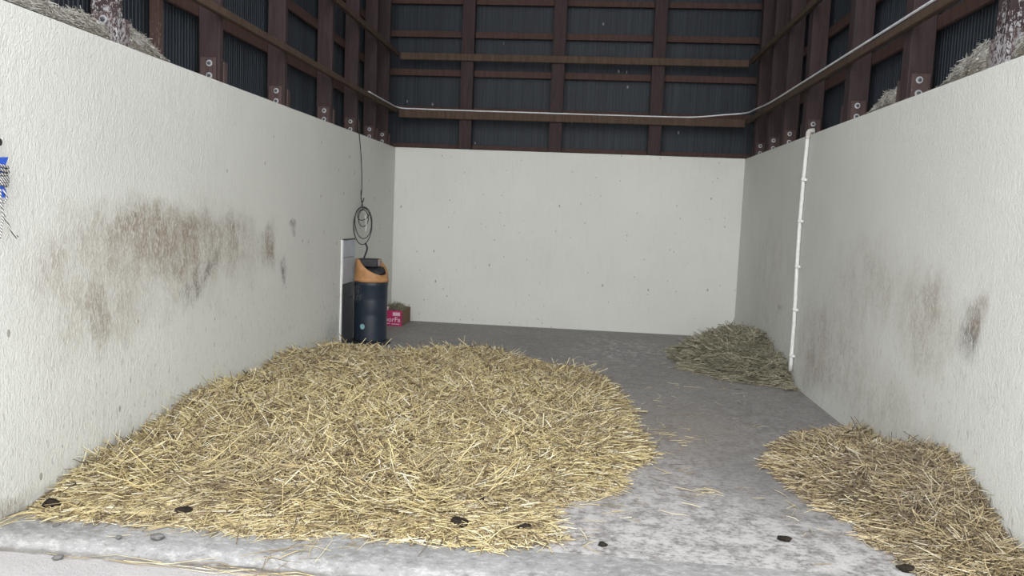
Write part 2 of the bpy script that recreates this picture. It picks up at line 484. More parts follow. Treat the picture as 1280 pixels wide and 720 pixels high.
# ------------------------------------------------------------------ the setting
struct(link('floor', boxbm((XL-0.2, YK1, -0.2), (XR+0.2, YB+0.2, 0.0)), M_floor))
struct(link('ground', boxbm((-14, -12, -0.25), (14, YK0+0.02, ZOUT)), M_yard))
# kerb at the entrance: flush with the floor behind, rounded and chamfered in front
bm = bmesh.new()
prof = [(YK1, 0.0), (YK1-0.06, 0.003), (YK1-0.16, 0.0), (YK1-0.215, -0.003), (YK1-0.24, -0.010), (YK1-0.255, -0.024), (YK1-0.275, -0.042), (YK1-0.30, -0.052), (YK1-0.312, -0.2)]
rngk = random.Random(5)
rows = []
NK = 120
for i in range(NK+1):
    x = -2.64 + (XR+0.2+2.64)*i/NK
    rows.append([bm.verts.new((x, y+(rngk.uniform(-0.006, 0.006) if 1 <= j <= 7 else 0), z+(rngk.uniform(-0.003, 0.003) if 1 <= j <= 6 else 0))) for j, (y, z) in enumerate(prof)])
for A, B in zip(rows, rows[1:]):
    for j in range(len(prof)-1):
        f = bm.faces.new((A[j], A[j+1], B[j+1], B[j])); f.smooth = True
endv = [bm.verts.new((x, YK1, z)) for x, z in ((-2.64, 0.0), (XR+0.2, 0.0), (XR+0.2, -0.2), (-2.64, -0.2))]
bm.faces.new(endv)
struct(link('kerb', bm, M_kerb))

def rough_wall(lo, hi):
    return boxbm(lo, hi, 0.008)
struct(link('wall_left', rough_wall((XL-0.2, YF, -0.2), (XL, YB+0.2, HW)), M_wall_left))
struct(link('wall_right', rough_wall((XR, YF, -0.2), (XR+0.2, YB+0.2, HW)), M_wall_right))
struct(link('wall_back', rough_wall((XL, YB, -0.2), (XR, YB+0.2, HW)), M_wall_back))

# profiled sheet cladding above the walls: fine vertical ribs
def sheet(p0, p1, z0, z1, inward, pitch=0.038, depth=0.004):
    bm = bmesh.new()
    d = Vector(p1)-Vector(p0); L = d.length; d.normalize()
    inw = Vector(inward)
    n = int(L/pitch)
    prof = []
    for i in range(n):
        s = i*pitch
        for a, h in ((0.0, 0), (0.35, 0), (0.45, 1), (0.90, 1)):
            prof.append((s+a*pitch, h*depth))
    prof.append((L, 0))
    off = -inw*0.02
    fr = [[bm.verts.new(Vector(p0)+d*s+inw*h+Vector((0, 0, z))) for z in (z0, z1)] for s, h in prof]
    for A, B in zip(fr, fr[1:]): bm.faces.new((A[0], B[0], B[1], A[1]))
    bk = [[bm.verts.new(Vector(p0)+d*s+off+Vector((0, 0, z))) for z in (z0, z1)] for s in (0, L)]
    bm.faces.new((bk[0][0], bk[0][1], bk[1][1], bk[1][0]))
    return bm
SX = 0.19
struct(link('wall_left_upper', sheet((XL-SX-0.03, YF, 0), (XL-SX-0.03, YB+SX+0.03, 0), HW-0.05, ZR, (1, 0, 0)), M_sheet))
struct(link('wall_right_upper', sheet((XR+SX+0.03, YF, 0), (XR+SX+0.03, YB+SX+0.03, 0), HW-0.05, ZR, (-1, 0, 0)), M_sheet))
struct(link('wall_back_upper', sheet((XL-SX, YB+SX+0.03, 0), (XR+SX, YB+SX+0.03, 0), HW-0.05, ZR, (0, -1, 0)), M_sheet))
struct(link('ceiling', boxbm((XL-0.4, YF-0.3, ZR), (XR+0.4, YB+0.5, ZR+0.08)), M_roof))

# ------------------------------------------------------------------ timber frame
def bolt_bm(n=(0, -1, 0)):
    bm = bmesh.new()
    lathe(bm, [(0.021, 0), (0.021, 0.004)], 20)
    nf = len(bm.faces)
    lathe(bm, [(0.0115, 0.004), (0.0115, 0.013), (0.009, 0.015)], 6)
    lathe(bm, [(0.0055, 0.013), (0.0055, 0.024)], 10)
    bm.faces.ensure_lookup_table()
    for f in bm.faces[nf:]: f.material_index = 1
    q = Vector((0, 0, 1)).rotation_difference(Vector(n))
    bmesh.ops.rotate(bm, verts=bm.verts, matrix=q.to_matrix())
    return bm
bolt_proto = None
def place_bolt(parent, loc):
    global bolt_proto
    if bolt_proto is None:
        o = link('bolt', bolt_bm(), [M_steel, M_greydark], parent); bolt_proto = o
    else:
        o = bolt_proto.copy(); C.objects.link(o); o.parent = parent
    o.location = loc
    return o

def side_post(side, y0, label):
    """a post standing on a side wall: its 145 mm face looks to the entrance; y0 is that face"""
    s = -1 if side == 'left' else 1
    xw = (XL if s < 0 else XR) + s*0.012            # inner edge, just behind the wall face
    hx, hy = 0.072, (0.028 if s < 0 else 0.062)
    t = thing('timber_post', (xw + s*0.075, y0+hy, HW), label, 'post', 'timber posts along the ' + side + ' wall')
    link('shaft', boxbm((-hx, -hy, 0), (hx, hy, ZR-HW), 0.004), M_post, t)
    pl = link('plate', boxbm((-0.055, -hy-0.018, 0), (0.055, -hy, 0.155), 0.003), M_cleat, t)
    for z in (0.115, 0.035):
        place_bolt(pl, (-s*0.012, -hy-0.018, z))
    lo_x, hi_x = (-0.045, 0.078) if s < 0 else (-0.068, 0.045)
    link('cleat', boxbm((lo_x, hy, 0), (hi_x, hy+0.057, 0.14), 0.003), M_cleat, t)
    return t

ORD = ['first', 'second', 'third', 'fourth', 'fifth', 'sixth', 'seventh']
Ls = [3.979, 5.134, 6.27, 7.441, 8.289, 9.027, 9.60]
Rs = [3.968, 5.122, 6.229, 7.387, 8.204, 8.88, 9.53]
extraL = ['dust-whitened brown timber post on left wall, first from the entrance', 'bolted brown timber post on left wall, second from the entrance',
          'bolted brown timber post on left wall, third from the entrance', 'bolted brown timber post on left wall, fourth from the entrance',
          'bolted brown timber post above hanging cable, third before left back corner', 'bolted brown timber post on left wall, next to the back corner post',
          'brown timber corner post where left and back walls meet']
extraR = ['dropping-spattered brown timber post on right wall, first from the entrance', 'speckled brown timber post on right wall, second from the entrance',
          'bolted brown timber post on right wall, third from the entrance', 'bolted brown timber post above the white conduit on right wall',
          'bolted brown timber post on right wall, first behind the white conduit', 'bolted brown timber post on right wall, next to back corner post',
          'brown timber corner post where right and back walls meet']
for y, l in zip(Ls, extraL): side_post('left', y, l)
for y, l in zip(Rs, extraR): side_post('right', y, l)
for x, l in ((-1.558, 'brown timber post on back wall, left one of three'), (-0.425, 'brown timber post on back wall, middle one of three'), (0.795, 'brown timber post on back wall, right one of three')):
    t = thing('timber_post', (x, YB+0.08, HW), l, 'post', 'timber posts on the back wall')
    link('shaft', boxbm((-0.078, -0.05, 0), (0.078, 0.05, ZR-HW), 0.004), M_post, t)

# battens (behind the posts) that carry the sheets
zb = [(2.215, 0.05), (2.665, 0.07), (3.118, 0.08), (3.597, 0.078), (4.005, 0.07), (4.45, 0.07)]
nm = ['lowest', 'second lowest', 'third lowest', 'fourth lowest', 'fifth lowest', 'topmost']
for (z, h), n_ in zip(zb, nm):
    tag(link('timber_batten', boxbm((XL-0.14, YB+SX-0.038, z), (XR+0.14, YB+SX, z+h), 0.003), M_batten), n_+' red-brown batten across the dark sheets above back wall', 'batten', 'battens on the back sheets')
    if z > 2.5:
        tag(link('timber_batten', boxbm((XL-SX, YF, z-0.045), (XL-SX+0.03, YB+SX-0.045, z-0.045+0.085), 0.003), M_batten), n_.replace('second lowest', 'lowest').replace('third lowest', 'second lowest').replace('fourth lowest', 'third lowest').replace('fifth lowest', 'fourth lowest')+' red-brown batten along the dark sheets above left wall', 'batten', 'battens on the left sheets')
        tag(link('timber_batten', boxbm((XR+SX-0.03, YF, z-0.045), (XR+SX, YB+SX-0.045, z-0.045+0.085), 0.003), M_batten), n_.replace('second lowest', 'lowest').replace('third lowest', 'second lowest').replace('fourth lowest', 'third lowest').replace('fifth lowest', 'fourth lowest')+' red-brown batten along the dark sheets above right wall', 'batten', 'battens on the right sheets')
tag(link('timber_strut', boxbm((XL-0.15, 4.52, HW), (XL-0.09, 4.57, ZR), 0.003), M_batten), 'thin upright red-brown batten between first and second post on left wall', 'batten')

# rails nailed to the inner faces of the posts
def rail(lo, hi, label, group):
    return tag(link('timber_rail', boxbm(lo, hi, 0.005), M_rail), label, 'rail', group)
for z0, z1, zs, w in ((2.570, 2.668, 2.615, 'lower'), (3.285, 3.372, 3.312, 'upper')):
    rail((XL+0.037, YB-0.01, z0), (XR-0.037, YB+0.028, z1), w+' brown rail across the posts on back wall', 'rails in front of the posts')
    rail((XL-0.01, YF, zs), (XL+0.035, YB-0.02, z1), w+' brown rail along the posts on left wall', 'rails in front of the posts')
    rail((XR-0.035, YF, zs), (XR+0.01, YB-0.02, z1), w+' brown rail along the posts on right wall', 'rails in front of the posts')

# ------------------------------------------------------------------ straw
rs = np.random.RandomState(7)
def fourier(seed, freqs, n=14):
    r = np.random.RandomState(seed)
    ks = []
    for fq in freqs:
        for _ in range(n):
            a = r.uniform(0, 2*PI); f = fq*r.uniform(0.6, 1.5)
            ks.append((f*math.cos(a), f*math.sin(a), r.uniform(0, 2*PI), 1.0/fq**0.9))
    ks = np.array(ks)
    nrm = math.sqrt((ks[:, 3]**2).sum()/2)
    def fn(x, y):
        out = np.zeros_like(x)
        for kx, ky, ph, am in ks: out += am*np.sin(kx*x*2*PI + ky*y*2*PI + ph)
        return out/nrm
    return fn

def poly_dist(px, py, poly):
    """signed distance, positive inside"""
    poly = np.array(poly, float)
    d = np.full(px.shape, 1e9); inside = np.zeros(px.shape, bool)
    n = len(poly)
    for i in range(n):
        ax, ay = poly[i]; bx, by = poly[(i+1) % n]
        ex, ey = bx-ax, by-ay
        t = np.clip(((px-ax)*ex+(py-ay)*ey)/(ex*ex+ey*ey), 0, 1)
        d = np.minimum(d, np.hypot(px-ax-t*ex, py-ay-t*ey))
        cond = (ay > py) != (by > py)
        with np.errstate(divide='ignore', invalid='ignore'):
            xi = ax+(py-ay)/(by-ay if by != ay else 1e-9)*ex
        inside ^= cond & (px < xi)
    return np.where(inside, d, -d)

def strands(cx, cy, cz, yaw, tilt, L, W, clamp=None, bend=0.12, seed=1):
    """verts and quads of many thin three-sided stalks with one bend each"""
    r = np.random.RandomState(seed)
    n = len(cx)
    d = np.stack([np.cos(yaw)*np.cos(tilt), np.sin(yaw)*np.cos(tilt), np.sin(tilt)], 1)
    side = np.stack([-np.sin(yaw), np.cos(yaw), np.zeros(n)], 1)
    up = np.cross(d, side)
    c = np.stack([cx, cy, cz], 1)
    kink = (r.normal(0, bend, n)*L)[:, None]*side + (r.normal(0, bend*0.5, n)*L)[:, None]*up
    mid = c + kink*0.5
    e0 = c - d*(L/2)[:, None]; e1 = c + d*(L/2)[:, None]
    V = np.zeros((n, 9, 3))
    roll = r.uniform(0, 2*PI, n)
    for j, ctr in enumerate((e0, mid, e1)):
        wj = W*(1.0 if j == 1 else 0.8)
        for k in range(3):
            a = roll + k*2*PI/3
            V[:, j*3+k] = ctr + side*(np.cos(a)*wj/2)[:, None] + up*(np.sin(a)*wj/2)[:, None]
    V = V.reshape(-1, 3)
    if clamp: V = clamp(V)
    q = []
    for j in range(2):
        for k in range(3):
            q.append((j*3+k, j*3+(k+1) % 3, (j+1)*3+(k+1) % 3, (j+1)*3+k))
    q = np.array(q)
    F = (np.arange(n)*9)[:, None, None] + q[None]
    return V, F.reshape(-1, 4)

def np_mesh(name, parts, mats):
    """parts: list of (verts, quads, material index)"""
    me = bpy.data.meshes.new(name)
    V = np.concatenate([p[0] for p in parts]); off = 0; Fs = []; MI = []
    for v, f, mi in parts:
        Fs.append(f+off); MI.append(np.full(len(f), mi)); off += len(v)
    F = np.concatenate(Fs); MI = np.concatenate(MI)
    me.vertices.add(len(V)); me.vertices.foreach_set('co', V.astype(np.float32).ravel())
    me.loops.add(F.size); me.loops.foreach_set('vertex_index', F.astype(np.int32).ravel())
    me.polygons.add(len(F))
    me.polygons.foreach_set('loop_start', (np.arange(len(F))*4).astype(np.int32))
    me.polygons.foreach_set('material_index', MI.astype(np.int32))
    for mt in mats: me.materials.append(mt)
    me.update(calc_edges=True)
    me.validate()
    o = bpy.data.objects.new(name, me); C.objects.link(o)
    return o

def heap(name, poly, hfun, n, mats, bounds, lrange, wrange, dens=None, clamp=None, step=0.035, edge=0.05, spread=(-0.012, 0.028), tilt_sd=0.22, seed=1, yaw0=None, ragged=0.0):
    """a heap of stalks: dark under-surface plus loose stalks lying over it, following its slope"""
    r = np.random.RandomState(seed)
    x0, y0, x1, y1 = bounds
    nx, ny = int((x1-x0)/step)+1, int((y1-y0)/step)+1
    X, Y = np.meshgrid(np.linspace(x0, x1, nx), np.linspace(y0, y1, ny), indexing='ij')
    D = poly_dist(X, Y, poly)
    rag = fourier(seed+100, (1.2, 3.0, 6.0))
    if ragged > 0: D = D + ragged*rag(X, Y)
    Z = np.where(D > 0, hfun(X, Y, np.maximum(D, 0))-min(0.018, step*0.5), -0.03)
    Z = np.where(D > 0.02, np.maximum(Z, 0.002), Z)
    V = np.stack([X, Y, Z], -1).reshape(-1, 3)
    idx = np.arange(nx*ny).reshape(nx, ny)
    Q = np.stack([idx[:-1, :-1], idx[1:, :-1], idx[1:, 1:], idx[:-1, 1:]], -1).reshape(-1, 4)
    keep = (D.reshape(-1)[Q] > 0).any(1)
    used = np.unique(Q[keep]); rem = np.full(nx*ny, -1); rem[used] = np.arange(len(used))
    base = (V[used], rem[Q[keep]], 1)
    # stalks
    m = int(n*6)
    cx = r.uniform(x0, x1, m); cy = r.uniform(y0, y1, m)
    d = poly_dist(cx, cy, poly)
    if ragged > 0: d = d + ragged*rag(cx, cy)
    p = np.clip((d+edge)/(edge*1.6), 0, 1)
    if dens is not None: p = p*dens(cx, cy)
    k = np.nonzero(r.uniform(0, 1, m) < p)[0][:n]
    cx, cy, d = cx[k], cy[k], d[k]
    e = 0.03
    h = np.where(d > 0, hfun(cx, cy, np.maximum(d, 0)), 0)
    hx = (hfun(cx+e, cy, np.maximum(d, 0.0))-hfun(cx-e, cy, np.maximum(d, 0.0)))/(2*e)
    hy = (hfun(cx, cy+e, np.maximum(d, 0.0))-hfun(cx, cy-e, np.maximum(d, 0.0)))/(2*e)
    yaw = r.uniform(0, 2*PI, len(cx))
    if yaw0 is not None:
        a, sd = yaw0
        yaw = np.where(r.uniform(0, 1, len(cx)) < 0.45, r.normal(a, sd, len(cx)), yaw)
    tilt = np.arctan(hx*np.cos(yaw)+hy*np.sin(yaw))*0.8 + r.normal(0, tilt_sd, len(cx))*np.clip(h/0.06, 0.15, 1)
    L = r.uniform(*lrange, len(cx))*np.where(r.uniform(0, 1, len(cx)) < 0.15, 1.5, 1)
    L = L*np.interp(d, [0.0, 0.10], [0.6, 1.0])
    W = r.uniform(*wrange, len(cx))*np.interp(cy, [3.2, 5, 8], [1, 1.15, 1.5])
    cz = np.maximum(h + r.uniform(*spread, len(cx))*np.clip(h/0.05, 0.2, 1), 0.004)
    SV, SF = strands(cx, cy, cz, yaw, tilt, L, W, clamp, seed=seed+3)
    return np_mesh(name, [(SV, SF, 0), base], mats)

def sstep(t): t = np.clip(t, 0, 1); return t*t*(3-2*t)

def room_clamp(V):
    S = V.reshape(-1, 9, 3)          # stalks that would poke into a wall are shifted back as a whole
    S[:, :, 0] += np.maximum(XL+0.006-S[:, :, 0].min(1), 0)[:, None]
    S[:, :, 0] -= np.maximum(S[:, :, 0].max(1)-(XR-0.006), 0)[:, None]
    S[:, :, 2] += np.maximum(0.003-S[:, :, 2].min(1), 0)[:, None]*0.6
    V = S.reshape(-1, 3)
    V[:, 0] = np.clip(V[:, 0], XL+0.004, XR-0.004)
    V[:, 2] = np.maximum(V[:, 2], 0.003)
    return V

# the big straw bed
bed_poly = [(-2.9, 3.34), (-2.9, 7.65), (-2.45, 7.65), (-2.1, 7.42), (-1.80, 7.22), (-1.5, 7.62), (-0.8, 7.75), (-0.32, 7.35), (0.06, 6.95), (0.28, 6.6), (0.36, 6.0), (0.40, 5.2), (0.37, 4.6), (0.24, 4.25), (0.05, 3.97), (-0.12, 3.74), (-0.07, 3.55), (-0.12, 3.27), (-1.2, 3.235), (-2.25, 3.235), (-2.40, 3.30)]
bn = fourier(3, (0.8, 2.0, 4.5))
def bed_h(x, y, d):
    prof = np.interp(y, [3.2, 3.5, 3.9, 4.4, 5.0, 6.5, 7.2, 7.8], [0.055, 0.07, 0.09, 0.11, 0.14, 0.145, 0.11, 0.065])
    side = np.interp(x, [-2.44, -1.6, 0.4], [1.0, 0.85, 0.80])
    side = side*(1-np.interp(x, [-2.44, -1.7], [1, 0])*np.interp(y, [3.2, 4.6, 5.6], [0.40, 0.25, 0.0]))
    h = prof*side + bn(x, y)*0.024
    return np.maximum(h*sstep(d/0.50)**0.6, 0.012)
def bed_dens(x, y): return np.interp(y, [3.2, 4.5, 6, 8], [1.0, 0.85, 0.6, 0.45])
bed = heap('straw_bed', bed_poly, bed_h, 88000, [M_straw, M_strawbase], (-2.434, 3.12, 0.62, 8.0), (0.07, 0.24), (0.0032, 0.0066), bed_dens, room_clamp, 0.035, 0.09, (-0.022, 0.036), 0.32, 11, None, 0.035)
tag(bed, 'wide yellow straw bed spread on the concrete against the left wall', 'straw', kind='stuff')

# the swept heap against the right wall
h2_poly = [(1.12, 4.66), (1.30, 5.02), (1.50, 5.35), (1.72, 5.55), (2.4, 5.55), (2.4, 3.0), (1.50, 3.05), (1.50, 3.30), (1.46, 3.5), (1.38, 3.72), (1.28, 3.95), (1.23, 4.33)]
hn = fourier(9, (1.5, 4, 7))
def heap2_h(x, y, d):
    pw = np.interp(y, [3.2, 3.5, 3.7, 3.9, 4.15, 4.38, 4.62, 4.8, 5.05, 5.3, 5.5], [0.05, 0.07, 0.145, 0.225, 0.255, 0.235, 0.10, 0.05, 0.05, 0.075, 0.04])
    fall = np.interp(x, [1.1, 1.55, 1.9], [0.35, 0.8, 1.0])
    h = np.maximum(pw*fall, 0.05) + hn(x, y)*0.012
    return np.maximum(h*sstep(d/0.32)**0.65, 0.012)
heap2 = heap('straw_heap', h2_poly, heap2_h, 16000, [M_straw2, M_strawbase], (0.95, 3.24, 1.893, 5.7), (0.07, 0.22), (0.0032, 0.0066), None, room_clamp, 0.03, 0.07, (-0.014, 0.036), 0.32, 21, None, 0.03)
tag(heap2, 'swept heap of brownish straw on the floor against the right wall', 'straw', kind='stuff')

# the hay in the back right corner
h3_poly = [(0.96, 8.3), (0.99, 7.85), (1.12, 7.5), (1.3, 7.12), (1.57, 6.95), (1.86, 6.86), (2.5, 6.86), (2.5, 9.5), (1.75, 9.5), (1.40, 9.2), (1.10, 8.8)]
h3n = fourier(15, (1.5, 4, 8))
def heap3_h(x, y, d):
    pw = np.interp(y, [6.9, 7.1, 7.35, 7.75, 7.95, 8.2, 8.7, 9.1, 9.5], [0.03, 0.09, 0.15, 0.17, 0.24, 0.31, 0.29, 0.18, 0.05])
    h = pw*0.80 + h3n(x, y)*0.013
    return np.maximum(h*sstep(d/0.55)**0.8, 0.01)
hay = heap('hay_heap', h3_poly, heap3_h, 14000, [M_hay, M_haybase], (0.75, 6.7, 1.893, 9.6), (0.08, 0.26), (0.003, 0.0055), None, room_clamp, 0.035, 0.08, (-0.014, 0.036), 0.28, 31, None, 0.04)
tag(hay, 'grey-green hay heap on the floor in the back right corner', 'hay', kind='stuff')

# dusty hay caught on the wall tops between the posts
def ledge_pile(side, ya, yb, prof, n, label, seed):
    s = -1 if side == 'left' else 1
    xa, xb = (XL-0.195, XL-0.004) if s < 0 else (XR+0.004, XR+0.195)
    xa2, xb2 = (XL-0.166, XL-0.006) if s < 0 else (XR+0.006, XR+0.166)
    poly = [(xa-0.3, ya), (xb+0.3, ya), (xb+0.3, yb), (xa-0.3, yb)]
    fnz = fourier(seed, (4, 9))
    ys, zs = zip(*prof)
    xe = xb2 if s < 0 else xa2
    def hf(x, y, d): return np.maximum((np.interp(y, ys, zs) + fnz(x, y)*0.008)*np.clip(np.abs(x-xe)/0.05, 0, 1)**0.6, 0.001)
    def cl(V):
        V[:, 0] = np.clip(V[:, 0], xa2, xb2)
        V[:, 1] = np.clip(V[:, 1], ya, yb)
        V[:, 2] = np.maximum(V[:, 2], 0.003)
        return V
    o = heap('hay_pile', poly, hf, n, [M_dusthay, M_dustbase], (xa2, ya, xb2, yb), (0.03, 0.09), (0.002, 0.0042), None, cl, 0.012, 0.02, (-0.01, 0.009), 0.3, seed)
    o.location.z = HW
    return tag(o, label, 'hay', 'dusty hay on the wall tops', 'stuff')
ledge_pile('left', 2.9, 3.925, [(2.9, 0.05), (3.3, 0.04), (3.6, 0.08), (3.8, 0.09), (3.925, 0.085)], 3400, 'long ridge of grey dusty hay on left wall top, before the first post', 41)
ledge_pile('left', 4.075, 4.50, [(4.075, 0.10), (4.2, 0.12), (4.32, 0.085), (4.42, 0.04), (4.50, 0.01)], 1500, 'short mound of dusty hay on left wall top, behind the first post', 43)
ledge_pile('right', 5.31, 5.80, [(5.31, 0.09), (5.42, 0.10), (5.58, 0.09), (5.7, 0.05), (5.80, 0.01)], 1600, 'small mound of dusty hay on right wall top, behind the speckled second post', 45)
ledge_pile('right', 4.155, 4.70, [(4.155, 0.13), (4.3, 0.145), (4.42, 0.12), (4.56, 0.06), (4.70, 0.008)], 2400, 'tall mound of dusty hay on right wall top, behind the spattered first post', 47)
ledge_pile('right', 3.3, 3.915, [(3.3, 0.18), (3.7, 0.18), (3.85, 0.13), (3.915, 0.08)], 2200, 'pile of dusty hay on right wall top, in front of the first post', 49)

# loose stalks on the floor and the kerb
r = np.random.RandomState(77)
def loose(name, spots, z, label, seed, wr=(0.0025, 0.0045)):
    cx, cy, yaw, L = [], [], [], []
    r = np.random.RandomState(seed)
    for (x, y, sx, sy, n, a, sa, l0, l1) in spots:
        cx += list(r.normal(x, sx, n)); cy += list(r.normal(y, sy, n)); yaw += list(r.normal(a, sa, n)); L += list(r.uniform(l0, l1, n))
    cx, cy, yaw, L = map(np.array, (cx, cy, yaw, L))
    def cl(V):
        V[:, 0] = np.clip(V[:, 0], XL+0.004, XR-0.004)
        zz = np.interp(V[:, 1], [YK1-0.34, YK1-0.31, YK1-0.25, YK1-0.2, YK1], [ZOUT, ZOUT+0.004, -0.020, 0.0, 0.003])
        V[:, 2] = np.maximum(V[:, 2], zz+0.002)
        return V
    W = r.uniform(*wr, len(cx))
    cz = np.interp(cy, [YK1-0.34, YK1-0.31, YK1-0.25, YK1-0.2, YK1], [ZOUT, ZOUT+0.004, -0.020, 0.0, 0.003]) + 0.004
    V, F = strands(cx, cy, cz, yaw, r.normal(0, 0.04, len(cx)), L, W, cl, 0.12, seed)
    o = np_mesh(name, [(V, F, 0)], [M_straw])
    return tag(o, label, 'straw', kind='stuff')
loose('loose_straw', [(0.68, 4.08, 0.05, 0.03, 9, 0.0, 0.5, 0.06, 0.18), (0.66, 5.15, 0.10, 0.12, 16, 0.1, 0.8, 0.05, 0.16), (0.75, 5.6, 0.25, 0.4, 26, 0, 1.2, 0.03, 0.10),
                      (0.55, 4.5, 0.16, 0.35, 34, 0.1, 0.9, 0.05, 0.16), (1.1, 5.9, 0.35, 0.6, 34, 0, 1.2, 0.03, 0.12), (1.3, 6.8, 0.2, 0.2, 14, 0, 0.8, 0.05, 0.18),
                      (0.15, 3.75, 0.12, 0.12, 24, 0.1, 0.7, 0.05, 0.16), (0.0, 3.4, 0.06, 0.12, 16, 0.2, 0.8, 0.05, 0.14), (1.1, 3.9, 0.12, 0.3, 18, 0.3, 1.2, 0.04, 0.12), (0.5, 7.2, 0.3, 0.6, 26, 0, 1.2, 0.04, 0.12)],
      0.0, 'loose yellow stalks scattered on bare concrete between the straw bed and heaps', 61)
loose('kerb_straw', [(-1.10, 3.15, 0.05, 0.05, 16, 0.9, 0.5, 0.08, 0.22), (-1.15, 3.02, 0.10, 0.05, 14, 0.7, 0.5, 0.08, 0.22), (-1.5, 2.905, 0.28, 0.008, 16, -0.03, 0.06, 0.15, 0.4),
                     (-0.95, 2.89, 0.2, 0.01, 12, 0.0, 0.25, 0.10, 0.3), (-2.40, 3.14, 0.03, 0.05, 12, 0.8, 0.4, 0.08, 0.22), (-0.85, 3.17, 0.10, 0.03, 10, 0.4, 0.7, 0.08, 0.2),
                     (-1.75, 3.09, 0.1, 0.03, 4, 0.3, 0.3, 0.06, 0.14), (-2.0, 3.12, 0.1, 0.03, 3, 0.2, 0.3, 0.06, 0.14), (-0.4, 2.88, 0.15, 0.015, 8, 0.0, 0.4, 0.05, 0.15)],
      0.0, 'loose straw stalks lying on the pale concrete kerb at the entrance', 63)

# dung lumps and stones
def lump(name, loc, size, label, cat, mat, seed, rz=0.0, group=None):
    r = random.Random(seed)
    bm = bmesh.new()
    bmesh.ops.create_icosphere(bm, subdivisions=3, radius=1.0)
    ph = [(Vector((r.uniform(-1, 1), r.uniform(-1, 1), r.uniform(-1, 1)))*r.uniform(1.5, 7.5), r.uniform(0, 6.28)) for _ in range(9)]
    for v in bm.verts:
        k = 1 + sum(math.sin(v.co.dot(q)+p_) for q, p_ in ph)*0.075
        v.co = Vector((v.co.x*k*size[0], v.co.y*k*size[1], max(v.co.z*k, -0.75)*size[2]))
    o = link(name, bm, mat, smooth=True)
    o.location = loc; o.rotation_euler = (0, 0, rz)
    return tag(o, label, cat, group)
def bz(x, y):
    X, Y = np.array([x]), np.array([y])
    return float(bed_h(X, Y, np.maximum(poly_dist(X, Y, bed_poly), 0))[0])
for i, (x, y, sx, sy, sz, l) in enumerate([
    (-2.33, 3.26, 0.034, 0.026, 0.022, 'black dung lump in the straw beside the left wall near the kerb'),
    (-1.72, 3.30, 0.040, 0.028, 0.020, 'dark dung lump half buried in straw behind left part of the kerb'),
    (-0.64, 3.90, 0.030, 0.034, 0.024, 'black dung lump standing out in the middle of the straw bed'),
    (-0.42, 3.62, 0.024, 0.018, 0.018, 'small black dung lump in straw, right behind the biggest lump cluster'),
    (-0.50, 3.38, 0.046, 0.030, 0.022, 'dark crumbled dung patch in the straw nearest the kerb'),
    (-0.20, 3.40, 0.030, 0.016, 0.016, 'flat dark dung piece in straw at the front right bed corner'),
    (-1.11, 3.68, 0.026, 0.018, 0.016, 'small dark dung piece in the left half of the straw bed')]):
    lump('dung', (x, y, bz(x, y)+0.010), (sx, sy, sz), l, 'dung', M_dung, 100+i, i*0.7, 'dung in the straw bed')
for i, (x, y, sx, sy, sz, l) in enumerate([
    (0.14, 3.31, 0.018, 0.013, 0.011, 'small black dung pellet on bare floor by the straw bed corner'),
    (0.955, 3.52, 0.030, 0.016, 0.012, 'dark oblong dung piece on the pale floor left of right heap'),
    (1.385, 3.29, 0.034, 0.020, 0.016, 'black dung piece on the floor at the foot of right straw heap')]):
    lump('dung', (x, y, sz*0.7), (sx, sy, sz), l, 'dung', M_dung, 120+i, -0.2, 'dung on the bare floor')
for i, (x, y, z, sx, sy, sz, l) in enumerate([
    (-1.70, 3.03, 0.012, 0.030, 0.020, 0.014, 'flat grey stone on top of the kerb'),
    (-1.86, 3.01, 0.006, 0.012, 0.010, 0.008, 'tiny grey stone on the kerb, left of the flat stone'),
    (-2.04, 2.885, ZOUT+0.009, 0.020, 0.014, 0.011, 'small dark stone on the ground at the foot of kerb'),
    (-2.18, 3.08, 0.007, 0.014, 0.010, 0.008, 'small grey stone on the kerb near the left wall')]):
    lump('stone', (x, y, z), (sx, sy, sz), l, 'stone', M_stone, 140+i, 0.3*i, 'stones by the kerb')

# ------------------------------------------------------------------ the drinker in the back left corner
DX, DY = -2.208, 8.12
t = thing('livestock_drinker', (DX, DY, 0), 'tall navy cylindrical livestock drinker with orange bowl top beside the left wall', 'drinker')
bm = lathe(bmesh.new(), [(0.215, 0.0), (0.215, 0.018), (0.205, 0.026), (0.18, 0.03)], 40)
link('base_flange', bm, M_black, t)
bm = lathe(bmesh.new(), [(0.176, 0.026), (0.172, 0.05), (0.172, 0.30), (0.1705, 0.31), (0.172, 0.32), (0.172, 0.46), (0.1705, 0.47), (0.172, 0.48), (0.172, 0.60), (0.176, 0.61), (0.176, 0.655), (0.168, 0.662)], 48)
link('column', bm, M_navy, t)
for a in (-1.9, -1.1, -0.3, 0.5, 1.3, 2.1, 2.9):
    b2 = lathe(bmesh.new(), [(0.008, 0), (0.008, 0.004), (0.005, 0.006)], 10)
    bmesh.ops.rotate(b2, verts=b2.verts, matrix=Vector((0, 0, 1)).rotation_difference(Vector((math.cos(a), math.sin(a), 0))).to_matrix())
    bmesh.ops.translate(b2, verts=b2.verts, vec=Vector((math.cos(a)*0.1755, math.sin(a)*0.1755, 0.633)))
    link('rivet', b2, M_greydark, t)
